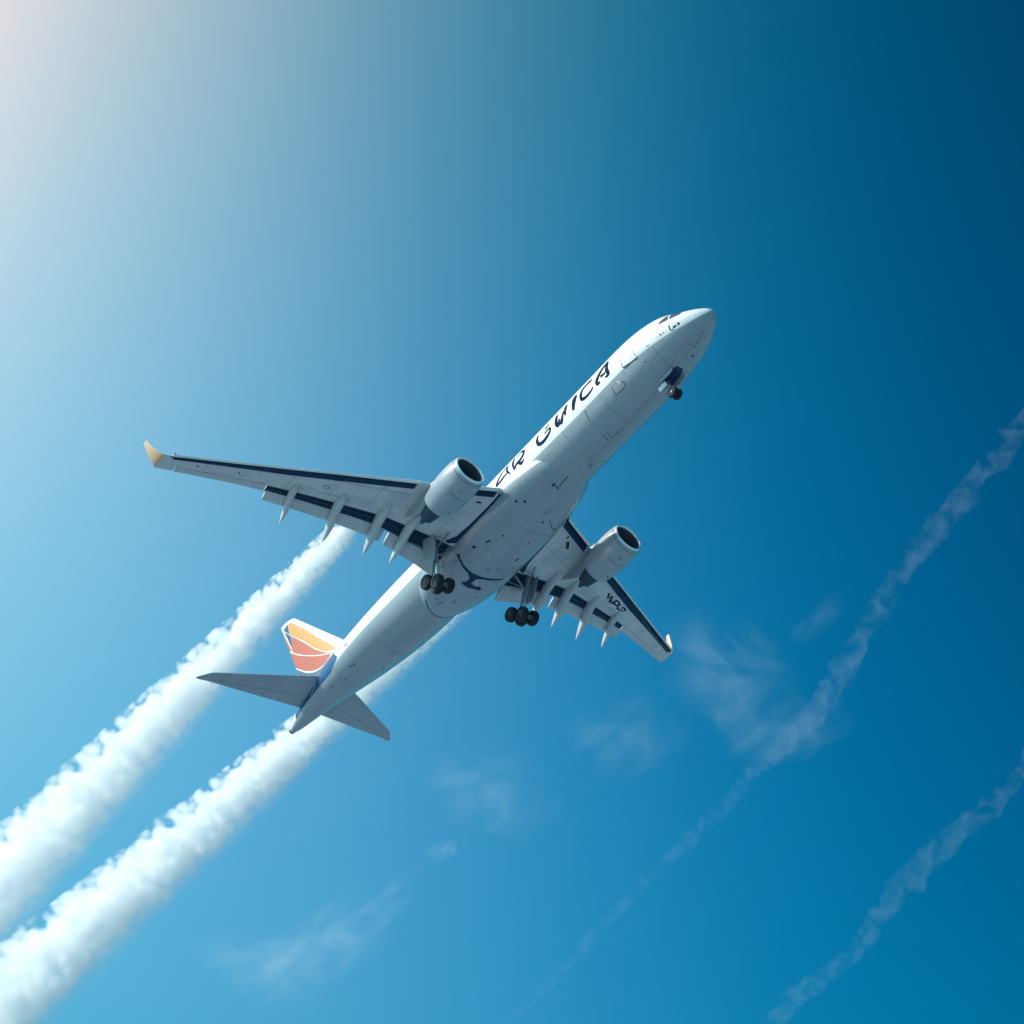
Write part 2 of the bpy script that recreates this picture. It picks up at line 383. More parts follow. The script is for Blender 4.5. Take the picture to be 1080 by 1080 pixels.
# belly fairing ----------------------------------------------------
def sq(a, e): return math.copysign(abs(a)**e, a)
mb = MB(); rings = []
T_fw = [(-18.6,1.6),(-19.4,2.5),(-21,3.12),(-23.5,3.55),(-27,3.75),(-32,3.72),(-35,3.35),(-37,2.7),(-38.3,1.7),(-38.8,.9)]
T_fz = [(-18.6,-2.62),(-19.4,-2.78),(-21,-3.02),(-23.5,-3.25),(-27,-3.38),(-32,-3.38),(-35,-3.18),(-37,-2.9),(-38.3,-2.68),(-38.8,-2.58)]
fx = [-18.6,-18.8,-19.1,-19.5,-20,-20.6] + [-21.4-.8*k for k in range(18)] + [-35.6,-36.2,-36.8,-37.3,-37.8,-38.2,-38.5,-38.8]
for x in fx:
    w = interp(x, T_fw); zb = interp(x, T_fz); ring = []
    for k in range(48):
        a = 2*math.pi*k/48
        ring.append((x, w*sq(math.sin(a), .82), -.9 + sq(math.cos(a), .85)*(.7 if math.cos(a) > 0 else (-.9-zb))))
    rings.append(ring)
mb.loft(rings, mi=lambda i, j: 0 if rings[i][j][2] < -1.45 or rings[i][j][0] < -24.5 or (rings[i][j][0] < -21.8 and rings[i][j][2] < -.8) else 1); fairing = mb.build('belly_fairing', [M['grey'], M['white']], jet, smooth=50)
def bvh_of(o):
    return BVHTree.FromPolygons([v.co - OFF for v in o.data.vertices], [p.vertices[:] for p in o.data.polygons])
BF = bvh_of(fairing); BU = bvh_of(fuselage)
def under(bv, d=.012, zdef=-2.7):
    def fn(x, y):
        h = bv.ray_cast(Vector((x, y, -12)), Vector((0, 0, 1)))
        if h[0] is None: return (x, y, zdef)
        return h[0] + (h[1] if h[1].z < 0 else -h[1])*d
    return fn
UF = under(BF)
mb = MB()
# opening along the rear of the main gear bay
patch(mb, [(-31.0,-3.1),(-31.55,-2.3),(-31.8,-1.2),(-31.75,0),(-31.5,1.1),(-31.2,2.0),(-31.4,1.9),(-31.8,.9),(-32.02,0),(-32.25,-.45),(-32.9,-.5),(-33.05,.2),(-32.85,.45),(-33.1,.85),(-33.35,.8),(-33.35,.2),(-33.5,-.3),(-33.4,-1.0),(-33.2,-1.35),(-32.95,-1.0),(-32.45,-1.0),(-32.05,-1.5),(-31.75,-2.3),(-31.2,-3.25)], UF, .5)
mb.build('gear_bay_opening', M['cavity_shade'], fairing)
marks('service_port', 'line', fairing, [([(x-l/2, y-l*.15), (x+l/2, y+l*.15)], w) for x, y, l, w in ((-20.3,-1.2,.3,.28),(-23.0,-2.2,.22,.28),(-23.5,-2.7,.2,.24),(-22.7,.2,.9,.06),(-24.0,.5,.26,.2),(-26.9,-1.6,.2,.2),(-28.2,-2.2,.4,.22),(-29.5,-2.7,.3,.3),(-28.7,1.4,.32,.26),(-26.6,1.0,.3,.12),(-30.4,.6,.25,.15),(-30.8,-.3,.5,.07),(-35.7,-.2,.5,.1),(-36.5,-1.1,.45,.12),(-36.3,-1.6,.3,.1),(-34.3,1.1,.3,.1)) for w in (w*.75,)], UF)
marks('panel_gap', 'line', fairing, [([(-18.9,-.62),(-20.2,-.65)], .09), ([(-20.2,-1.15),(-20.45,-.55)], .12)], UF)
mb = MB()
ribbon(mb, [(-37.3,-2.0),(-37.9,-1.2),(-38.2,-.2),(-38.0,.8),(-37.3,1.8)], .09, UF)
ribbon(mb, [(-23.6,1.0),(-24.3,1.9),(-24.5,2.6)], .07, UF)
ribbon(mb, [(-24.3,2.85),(-22.4,2.75)], .14, UF, sm=False)
mb.build('panel_gap', M['line'], fairing)
mb = MB()
for s_ in ([(-19.6,0),(-25,0),(-31.4,0)], [(-25.2,-2.9),(-25.3,0),(-25.2,2.9)], [(-32.6,-2.6),(-36,-1.8)], [(-25.4,1.9),(-31.0,1.9)], [(-25.4,-2.0),(-31.2,-2.0)]): ribbon(mb, s_, .03, UF, sm=False)
mb.build('panel_seam', M['line_soft'], fairing)

# wings ------------------------------------------------------------
def naca(u, t):
    return 5*t*(.2969*math.sqrt(max(u, 0)) - .1260*u - .3516*u*u + .2843*u**3 - .1036*u**4)
def zw(y): return -1.55 + 3.75*((max(y, 3)-3)/25.8)**1.12
def xle(y): return -23.3 - .4935*(y - 3.1)          # slat leading edge
T_te = [(0,-33.3),(3,-33.1),(6.5,-32.9),(9.5,-32.9),(14,-33.6),(20.5,-35.1),(24.5,-36.4),(28.8,-38.0),(31,-38.8)]
def wgeo(y):
    le = xle(y) - .35; te = interp(y, T_te); c = le - te
    t = interp(y, [(3,.135),(9.5,.115),(28.8,.095)]); inc = interp(y, [(3,3.2),(12,1.2),(28.8,-.5)])
    return le, c, t, inc, zw(y)
def wpt(y, u, side, s=1, dz=0.0):
    """u chord fraction, side +1 upper / -1 lower"""
    le, c, t, inc, z0 = wgeo(y); cam = .018*4*u*(1-u)*(1 if u < .6 else .9)
    h = naca(u, t)*c*(1.15 if side > 0 else .85)
    x = le - u*c; z = z0 + .25 - math.tan(R(inc))*u*c + cam*c + side*h + dz
    return (x, y*s, z)
KU = 18
cosu = [.5*(1-math.cos(math.pi*k/KU)) for k in range(KU+1)]
def wring(y, s, fup=1.0, flo=1.0):
    up = [wpt(y, fup*u, 1, s) for u in cosu[::-1]]; lo = [wpt(y, flo*u, -1, s) for u in cosu[1:]]
    a = Vector(wpt(y, flo, -1, s)); b = Vector(wpt(y, min(flo+.02, fup), 1, s)) - Vector((0, 0, .05)); cc = Vector(wpt(y, fup, 1, s)) - Vector((0, 0, .035))
    if flo >= fup: b = cc = a
    return up + lo + [b, cc]
Y_FL = [(3.3, 9.2), (9.6, 20.3)]
def flap_geo(y):
    le, c, t, inc, z0 = wgeo(y)
    cf = interp(y, [(3,1.6),(8,1.35),(12,1.12),(20.3,.9)])
    p = Vector(wpt(y, 1.0, -1)); a = R(24)
    nose = p + Vector((.22, 0, -.17 - .05*cf))
    return nose, cf, a
for s, tag_ in ((-1, 'starboard'), (1, 'port')):
    mb = MB(); rings = []
    ys = [1.5, 3.0, 3.28] + [3.3 + .7*k for k in range(25)] + [20.28] + [20.32, 22, 24, 26, 27.6, 27.62, 28.2, 28.95]
    flaps_on = lambda y: 3.29 < y < 20.3
    seq = []
    for y in ys:
        if flaps_on(y): seq.append((y, .995, .785))
        elif 20.3 < y < 27.61: seq.append((y, .74, .74))
        else: seq.append((y, 1.0, 1.0))
    for y, fu, fl in seq: rings.append(wring(y, s, fu, fl))
    NR = len(rings[0])
    def wm(i, j, NR=NR):
        if j >= 2*KU and flaps_on(seq[i][0]) and flaps_on(seq[min(i+1, len(seq)-1)][0]): return 1
        return 0
    mb.loft(rings, mi=wm)
    wing = mb.build('wing', [M['wing'], M['cavity_shade']], jet, smooth=45)
    WB = bvh_of(wing); UW = under(WB, .014, 0)
    UWm = lambda x, y, f=UW, s=s: f(x, y*s)
    # winglet
    mb = MB(); rings = []
    for k in range(11):
        u = k/10; y = 28.95 + 1.0*math.sin(u*1.15)/math.sin(1.15); zz = (2.3 if s < 0 else 3.2)*(u**1.5)   # the port winglet stands straighter
        base = wring(28.95, s); le0, c0, *_ = wgeo(28.95); z0 = zw(28.95)
        ch = 1 - .76*u; lean = (1.05 if s < 0 else .35)*u**1.2
        rr = []
        ca = math.cos(min(1.15, u*2.2)*.95); sa = math.sin(min(1.15, u*2.2)*.95)
        for (px, py, pz) in base:
            dx = (px - le0)*ch; dz = (pz - z0 - .2)*ch*.9
            rr.append((le0 + dx - lean - .0, (y - dz*sa)*s, z0 + .2 + zz + dz*ca))
        rings.append(rr)
    mb.loft(rings); mb.build('winglet', M['cream'], wing, smooth=50)
    # aileron
    mb = MB(); rings = []
    for y in (20.38, 22, 24, 26, 27.56):
        up = [wpt(y, .752+.248*u, 1, s) for u in cosu[::-2]]; lo = [wpt(y, .752+.248*u, -1, s, -.02) for u in cosu[::2]]
        piv = wpt(y, .752, 1, s); 
        def dr(p, a=R(6)): dx = p[0]-piv[0]; dz = p[2]-piv[2]; return (piv[0]+dx*math.cos(a)-dz*math.sin(a)*0, p[1], p[2]+dx*math.sin(a))
        rings.append([dr(p) for p in up+lo[1:]])
    mb.loft(rings); mb.build('aileron', M['flap'], wing)
    # slats: curved shells held out ahead of the wing nose
    for y0, y1 in ((3.9, 8.3), (10.1, 19.0), (19.06, 28.55)):
        mb = MB(); rings = []; n = 10
        for k in range(n+1):
            y = y0 + (y1-y0)*k/n; le, c, t, inc, z0 = wgeo(y); sc = max(.62, min(1.0, c/6.5))
            lex = xle(y); zc_ = z0 + .02
            d_up, d_lo = 1.05*sc, .22*sc; th = .34*sc
            outer = []
            for q in range(13):       # from the upper trailing lip over the nose to the lower lip
                u = 1 - q/12
                outer.append((lex - d_up*u*u, y*s, zc_ + th*.95*(u**.8) * 1.0 + .02))
            for q in range(1, 5):
                u = q/4; outer.append((lex - d_lo*u, y*s, zc_ + .02 - .20*sc*math.sin(u*math.pi/2)))
            inner = [(p[0]-.06*sc-.04, p[1], p[2]-.035*sc) for p in outer[4:-1]][::-1]
            inner = [(outer[-1][0]-.07, y*s, outer[-1][2]+.02)] + inner
            rings.append(outer + inner)
        no = 17
        mb.loft(rings, mi=lambda i, j: 0 if j < no-1 else 1)
        mb.build('slat', [M['white'], M['cavity_shade']], wing, smooth=40)
    # dark sheet painted as shade over the wing nose behind the slats
    mb = MB()
    for y0, y1 in ((3.95, 8.3), (10.1, 28.3)):
        n = 24; vs = []; fs = []
        for k in range(n+1):
            y = y0+(y1-y0)*k/n; le, c, t, inc, z0 = wgeo(y); ub = min(.22, .68/c)
            for q in range(9):
                u = ub*(q/8)**1.5; p = Vector(wpt(y, u, -1 if q else -1, s)); p.z -= .045; p.x += .012; vs.append(p)
        for k in range(n):
            for q in range(8): fs.append([k*9+q, k*9+q+1, (k+1)*9+q+1, (k+1)*9+q])
        mb.add(vs, fs)
    mb.build('slat_cove_shade', M['cavity_shade'], wing)
    # flaps
    for y0, y1 in Y_FL:
        mb = MB(); rings = []; n = 8
        for k in range(n+1):
            y = y0 + .05 + (y1-y0-.1)*k/n; nose, cf, a = flap_geo(y); r = []
            for sd, us in ((1, cosu[::-1]), (-1, cosu[1:])):
                for u in us:
                    h = naca(u, .15)*cf*sd; X = u*cf
                    r.append((nose.x - X*math.cos(a) - h*math.sin(a), y*s, nose.z - X*math.sin(a) + h*math.cos(a)))
            rings.append(r)
        mb.loft(rings); mb.build('flap', M['flap'], wing, smooth=50)
    # spoiler edge seam just ahead of the flap gap: bright lip of the fixed lower skin
    mb = MB()
    for y0, y1 in Y_FL:
        mb.tube([Vector(wpt(y0+(y1-y0)*k/12, .79, -1, s)) + Vector((0, 0, -.02)) for k in range(13)], .028, 6)
        mb.tube([Vector(wpt(y0+(y1-y0)*k/12, .88, 1, s)) + Vector((0, 0, -.16)) for k in range(13)], .035, 6)
    mb.build('gap_seal', M['rim'], wing)
    # flap track fairings
    for y, xt, zt_, wd in ((18.3,-36.1,-1.05,.29), (14.4,-35.6,-2.0,.37), (10.7,-34.9,-2.45,.38), (8.0,-34.7,-2.5,.35)):
        le, c, *_ = wgeo(y); a0 = Vector(wpt(y, .50, -1, s)); a1 = Vector(wpt(y, .80, -1, s))
        tip = Vector((xt, y*s, zt_)); p = [a0 + Vector((.1,0,.1)), a0.lerp(a1, .5) + Vector((0,0,-.05)), a1 + Vector((0,0,-.22)), a1.lerp(tip, .42) + Vector((0,0,-.18)), a1.lerp(tip, .75) + Vector((0,0,-.10)), tip]
        pp = smooth_line([tuple(v) for v in p], 5); mb = MB(); rings = []; n = len(pp)
        for k, q in enumerate(pp):
            u = k/(n-1); w_ = wd*max(.05, (math.sin(math.pi*min(1, u*1.15+.0)**.8) if u < .45 else 1-((u-.45)/.55)**1.7)); w_ = min(w_, wd)
            h_ = w_*1.75
            rings.append([(q[0] + .0, q[1] + w_*sq(math.sin(b), .9), q[2] + h_*math.cos(b)) for b in [2*math.pi*j/16 for j in range(16)]])
        mb.loft(rings); mb.build('flap_track_fairing', M['flap'], wing, smooth=60)
    # seams, access panels and writing on the lower skin
    mb = MB()
    for pts in ([(-28.4,9.8),(-34.9,27.0)], [(-27.2,4),(-29.6,9.3)], [(-31.2,12),(-33.2,18.6)]): ribbon(mb, pts, .03, UWm, sm=False)
    for y in (5.6, 12.2, 15.5, 19, 22.5, 25.5):
        le, c, *_ = wgeo(y); ribbon(mb, [(le-.14*c, y), (le-.70*c, y+.1)], .025, UWm, sm=False)
    mb.build('panel_seam', M['line_soft'], wing)
    for y in (23.0, 26.2): le, c, *_ = wgeo(y); marks('access_panel', 'line', wing, [([(le-.45*c-.1, y), (le-.45*c+.1, y)], .1)], UWm)
    le, c, *_ = wgeo(16.2)
    marks('access_panel', 'line', wing, [([(le-.42*c+.2*math.cos(b), 16.2+.24*math.sin(b)) for b in [2*math.pi*k/12 for k in range(13)]], .05)], UWm)
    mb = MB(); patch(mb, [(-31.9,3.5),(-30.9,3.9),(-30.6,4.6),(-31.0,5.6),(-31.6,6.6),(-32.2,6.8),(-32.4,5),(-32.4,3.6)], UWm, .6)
    mb.build('gear_bay', M['cavity_shade'], wing)
    mb = MB(); patch(mb, [(-24.2,3.5),(-24.2,3.72),(-26.5,3.84),(-28.5,3.92),(-29.9,4.05),(-30.9,4.5),(-31.3,3.5)], UWm, .6)  # fairing's shadow painted as a dark strip along the wing root
    mb.build('root_shadow', M['cavity_shade'], wing)
    for y0, y1, u0, u1 in ((11.9, 13.9, .50, .70), (16.9, 18.0, .52, .68), (9.9, 11.4, .22, .52), (5.0, 7.4, .30, .55)):
        q_ = []
        for y, u in ((y0, u0), (y1, u0), (y1, u1), (y0, u1)): le, c, *_ = wgeo(y); q_.append((le-u*c, y))
        mb = MB(); patch(mb, q_, UWm, .6); mb.build('skin_panel', M['skin'], wing)
    if s < 0:
        marks('access_panel', 'line', wing, [(pts, w) for pts, w in (([(-26.5,8.0),(-26.35,7.3)],.12), ([(-26.4,7.3),(-26.35,6.9),(-26.2,6.7)],.13), ([(-26.25,6.6),(-26.15,6.2),(-26.2,5.8)],.22), ([(-25.9,4.9),(-25.8,4.5)],.2))], UWm)
    else:
        marks('access_panel', 'line', wing, [(pts, w) for pts, w in (([(-25.7,5.3),(-25.8,5.5)],.28), ([(-26.2,5.8),(-27.0,6.4)],.30))], UWm)
    if s > 0:
        # registration: dark strokes under the port wing
        mb = MB()
        gx = lambda y: -31.15 - .42*(y-15.4)
        GL = [[(0,0),(.35,-.5),(.7,0)], [(0,0),(0,-.45),(.6,-.55),(.72,0)], [(0,-.5),(0,0),(.6,0),(.6,-.35),(.1,-.4)], [(0,0),(.05,-.5),(.6,-.5),(.62,0)], [(0,-.5),(.5,-.1),(0,0)]]
        for k, g in enumerate(GL):
            y0 = 15.2 + .78*k
            ribbon(mb, [(gx(y0+a) + b*1.1 + .25, y0+a) for a, b in g], .21, UWm, sm=False)
        mb.build('registration_lettering', M['ink'], wing)
    # navigation light housing at the tip
    mb = MB(); mb.box(Vector(wpt(28.35, .03, -1, s)) + Vector((.12, 0, .02)), .5, .12, .1); mb.build('tip_light', M['glass'], wing, bevel=.03)

    # engine ----------------------------------------------------------
    eng = bpy.data.objects.new('engine', None); C.objects.link(eng); eng.parent = jet
    E0 = Vector((-22.0, 8.95*s, -3.05)); AX = Vector((-1, 0, -.012)).normalized()
    mb = MB(); mb.revolve([(.16,1.475),(.4,1.55),(.8,1.62),(1.3,1.665),(1.9,1.68),(2.6,1.66),(3.3,1.58),(4.0,1.46),(4.65,1.32),(4.70,1.30),(4.66,1.27),(4.2,1.27),(3.6,1.27)], E0, AX, 64)
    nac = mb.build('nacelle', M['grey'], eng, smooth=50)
    mb = MB(); mb.revolve([(.17,1.477),(.08,1.43),(.02,1.385),(0,1.34),(.02,1.295),(.10,1.25),(.22,1.225)], E0, AX, 64); mb.build('inlet_lip', M['lip'], eng, smooth=60)
    mb = MB(); mb.revolve([(.22,1.224),(.6,1.215),(1.1,1.22),(1.6,1.23)], E0, AX, 64); mb.build('inlet_duct', M['duct'], eng)
    mb = MB(); mb.revolve([(1.45,1.23),(1.47,.3)], E0, AX, 48); 
    a_ = AX.orthogonal().normalized(); b_ = AX.cross(a_)
    for k in range(26):
        th0 = 2*math.pi*k/26; rings = []
        for q in range(5):
            r_ = .3 + .91*q/4; tw = R(25 + 35*q/4); ring = []
            for (cx, tx) in ((-.5,0),(0,.06),(.5,0),(0,-.06)):
                L_ = .24; dax = 1.22 + cx*L_*math.cos(tw) - tx*math.sin(tw)*.3; dt = (cx*L_*math.sin(tw) + tx*.3)/r_
                ring.append(E0 + AX*dax + (a_*math.cos(th0+dt) + b_*math.sin(th0+dt))*r_)
            rings.append(ring)
        mb.loft(rings)
    mb.build('fan', M['fan'], eng, smooth=30)
    mb = MB(); mb.revolve([(.72,.0),(.76,.08),(.9,.19),(1.1,.28),(1.3,.33)], E0, AX, 32); mb.build('spinner', M['rim'], eng)
    mb = MB(); mb.revolve([(3.4,1.0),(4.2,.98),(5.2,.82),(6.0,.66),(6.3,.60),(6.28,.56),(5.7,.56)], E0, AX, 48); mb.build('core_cowl', M['hot'], eng)
    mb = MB(); mb.revolve([(5.6,.42),(6.2,.40),(6.8,.2),(7.15,.02)], E0, AX, 32, caps=(False, True)); mb.build('exhaust_plug', M['hot'], eng)
    mb = MB(); rings = []
    top = zw(9.2)
    for k in range(8):
        u = k/7; zz = E0.z + .9 + (top + .18 - E0.z - .9)*u
        xf = -23.1 - 2.6*u**1.2; xb = -28.9 - 2.2*u; hw = .27; r = []
        for j in range(20):
            b = 2*math.pi*j/20; cx = .5*(1+math.cos(b)); 
            r.append((xb + (xf-xb)*cx, 8.95*s + hw*math.sin(b)*(1-.35*(1-cx)), zz))
        rings.append(r)
    mb.loft(rings); mb.build('pylon', M['grey'], eng, smooth=50)
    mb = MB()   # nacelle strakes and latches
    def NF(a, b, s=s, eng0=E0):
        r_ = interp(a, [(.16,1.475),(.4,1.55),(.8,1.62),(1.3,1.665),(1.9,1.68),(2.6,1.66),(3.3,1.58),(4.0,1.46),(4.65,1.32)]) + .01
        t_ = R(b); return eng0 + AX*a + Vector((0, -math.sin(t_), math.cos(t_)))*r_
    kk = 1.6*math.pi/180
    ribbon(mb, [(2.05,182+15),(2.1,165),(2.05,140)], .035, NF, kk)
    ribbon(mb, [(2.3,212),(3.2,214)], .05, NF, kk, sm=False); ribbon(mb, [(1.35,172),(1.4,158)], .09 if s > 0 else .05, NF, kk, sm=False)
    ribbon(mb, [(3.7,190),(3.95,190)], .12, NF, kk, sm=False)
    ribbon(mb, [(.42,b) for b in range(60,301,10)], .035, NF, kk, sm=False)
    mb.build('cowl_seam', M['line'], eng)
    mb = MB(); mb.box(E0 + AX*1.5 + Vector((0, -s*1.35*.8, 1.35*.85)), .9, .03, .32, Matrix.Rotation(s*R(43), 3, 'X')); mb.build('strake', M['grey'], eng)

# tailplane --------------------------------------------------------
def foil_ring(le, te, y, z, t, s):
    c = le - te
    return [(le - u*c, y*s, z + naca(u, t)*c*sd) for sd, us in ((1, cosu[::-1]), (-1, cosu[1:-1])) for u in us]
for s in (-1, 1):
    mb = MB(); rings = []
    for k in range(9):
        u = k/8; y = .6 + 9.7*u
        le = -52.6 - 5.35*u; te = -57.6 - 1.55*u
        rings.append(foil_ring(le, te+.0, y, 1.28+.12*y, .10, s))
    for y, dl, dt in ((10.6,.38,.06),(10.95,.85,.11),(11.2,1.18,.15)):
        rings.append(foil_ring(-57.95-dl, -59.2-dt, y, 1.28+.12*y, .07, s))
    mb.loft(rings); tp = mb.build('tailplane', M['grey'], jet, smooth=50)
    TB = bvh_of(tp); UT0 = under(TB, .012, 1.4); UT = lambda x, y, f=UT0, s=s: f(x, y*s)
    mb = MB(); ribbon(mb, [(-56.2,2.2),(-58.6,9.8)], .05, UT, sm=False); ribbon(mb, [(-56.2,2.2),(-57.7,2.3)], .04, UT, sm=False); pass
    mb.build('elevator_seam', M['line_soft'], tp)
    mb = MB(); pts = [(-52.6-5.35*(y-.6)/9.7 + .012, y*s, 1.28+.12*y) for y in [2.2+.8*k for k in range(11)]]
    mb.tube(pts, .035, 8); mb.build('leading_edge', M['lip'], tp)

# tail fin ---------------------------------------------------------
def fin_le(z): return -49.55 - .797*(z-3.2) - (.9*max(0, (z-12.6)/.5)**2 if z > 12.6 else 0) + (1.2*((4.3-z)/1.3)**2 if z < 4.3 else 0)
def fin_te(z): return -57.3 - .195*(z-3.0)
def fin_h(x, z):
    le, te = fin_le(z), fin_te(z); c = le-te; u = min(max((le-x)/c, 0), 1)
    return naca(u, .095)*c
mb = MB(); rings = []
for z in [2.4, 3.0, 3.4, 3.8, 4.3] + [5 + .8*k for k in range(10)] + [12.6, 12.8, 12.95, 13.1]:
    le, te = fin_le(z), fin_te(z); c = le-te
    rings.append([(le-u*c, sd*naca(u, .095)*c, z) for sd, us in ((1, cosu[::-1]), (-1, cosu[1:-1])) for u in us])
mb.loft(rings); fin = mb.build('tail_fin', M['white'], jet, smooth=50)

FINART = {
 'yellow_panel': ([(-58.02, 12.6), (-57.6, 12.45), (-57.13, 11.9), (-55.76, 10.13), (-54.02, 7.57), (-52.71, 5.81), (-51.69, 4.33), (-52.25, 4.45), (-53.42, 5.3), (-54.7, 6.74), (-56.09, 8.77), (-57.46, 10.54), (-57.94, 11.04), (-58.07, 11.79)], 'orange'),
 'coral_panel': ([(-57.89, 10.94), (-57.49, 10.42), (-56.13, 8.61), (-54.73, 6.59), (-53.46, 5.17), (-52.69, 4.55), (-53.5, 4.95), (-54.97, 6.04), (-56.44, 7.25), (-58.17, 9.0), (-58.05, 10.17)], 'coral'),
 'rose_panel': ([(-58.5, 9.20), (-57.46, 8.06), (-56.0, 6.75), (-54.52, 5.58), (-53.33, 4.8), (-52.53, 4.29), (-53.03, 3.9), (-53.89, 3.93), (-54.86, 4.21), (-55.88, 4.79), (-56.86, 5.62), (-58.1, 6.99), (-58.3, 7.9)], 'rose'),
 'mauve_panel': ([(-58.02, 6.9), (-57.05, 5.65), (-56.1, 4.77), (-55.2, 4.2), (-54.38, 3.88), (-53.37, 3.75), (-53.3, 3.35), (-54.9, 3.0), (-57.3, 3.05), (-57.75, 5.26)], 'mauve'),
 'navy_panel': ([(-58.12, 12.63), (-58.12, 11.75), (-57.99, 11.02), (-58.03, 10.18), (-58.17, 9.56), (-58.56, 10.99), (-58.97, 12.5)], 'navy'),
 'rust_sliver': ([(-59.14, 12.5), (-58.95, 11.73), (-58.57, 10.45), (-58.26, 9.35), (-58.53, 9.40), (-58.9, 10.93)], 'rose'),
}
for nm, (poly, mt) in FINART.items():
    mb = MB()
    for sd in (1, -1):
        patch(mb, poly if sd > 0 else poly[::-1], lambda x, z, sd=sd: (x, sd*(fin_h(x, z)+.012), z), (.5, .5))
    mb.build(nm, M[mt], fin)
mb = MB()
for sd in (1, -1):
    FF = lambda x, z, sd=sd: (x, sd*(fin_h(x, z)+.018), z)
    for pts, w in (([(-58.97, 12.47), (-57.94, 11.04), (-57.47, 10.48), (-56.11, 8.69), (-54.71, 6.67), (-53.44, 5.24), (-52.87, 4.75)], .08),
                   ([(-58.6, 9.45), (-57.43, 8.15), (-56.46, 7.24), (-55.0, 6.01), (-53.51, 4.95), (-51.91, 4.02)], .10),
                   ([(-58.16, 7.0), (-57.07, 5.7), (-56.11, 4.81), (-55.31, 4.28), (-54.46, 3.94), (-53.56, 3.84), (-52.89, 4.01)], .10),
                   ([(-58.97, 12.5), (-58.5, 10.9), (-58.17, 9.45)], .06)):
        ribbon(mb, pts, w, FF)
mb.build('white_stripe', M['white'], fin)
mb = MB()
for sd in (1, -1):
    FF = lambda x, z, sd=sd: (x, sd*(fin_h(x, z)+.021), z)
    ribbon(mb, [(fin_te(z)+.32*(fin_le(z)-fin_te(z)), z) for z in (3.6, 6, 9, 12.2)], .03, FF, sm=False)
mb.build('rudder_seam', M['line_soft'], fin)

# landing gear ------------------------------------------------------
def wheel(c, ax, r, w, parent):
    ax = Vector(ax).normalized(); c = Vector(c); mb = MB(); h = w/2
    prof = [(-h*.75, r*.56), (-h*.98, r*.66), (-h, r*.80), (-h*.86, r*.93), (-h*.6, r*.985), (-h*.25, r*.985), (-h*.22, r*.965), (-h*.14, r*.965), (-h*.1, r), (h*.1, r), (h*.14, r*.965), (h*.22, r*.965), (h*.25, r*.985), (h*.6, r*.985), (h*.86, r*.93), (h, r*.80), (h*.98, r*.66), (h*.75, r*.56)]
    mb.revolve(prof, c, ax, 40); ob = mb.build('wheel', M['rubber'], parent, smooth=50)
    mb = MB()
    for sg in (1, -1): mb.revolve([(sg*h*.76, r*.57), (sg*h*.86, r*.54), (sg*h*.55, r*.46), (sg*h*.35, r*.30), (sg*h*.75, r*.22), (sg*h*.8, r*.05)], c, ax, 32)
    a = ax.orthogonal().normalized(); b = ax.cross(a)
    for sg in (1, -1):
        for k in range(9):
            t = 2*math.pi*k/9; p = c + ax*sg*h*.6 + (a*math.cos(t)+b*math.sin(t))*r*.42; mb.tube([p, p+ax*sg*h*.12], r*.035, 6)
    return ob, mb
def add_wheel(c, ax, r, w, parent):
    ob, mb = wheel(c, ax, r, w, None)
    ob.parent = parent
    rim = mb.build('wheel_rim', M['rim'], parent, smooth=40)
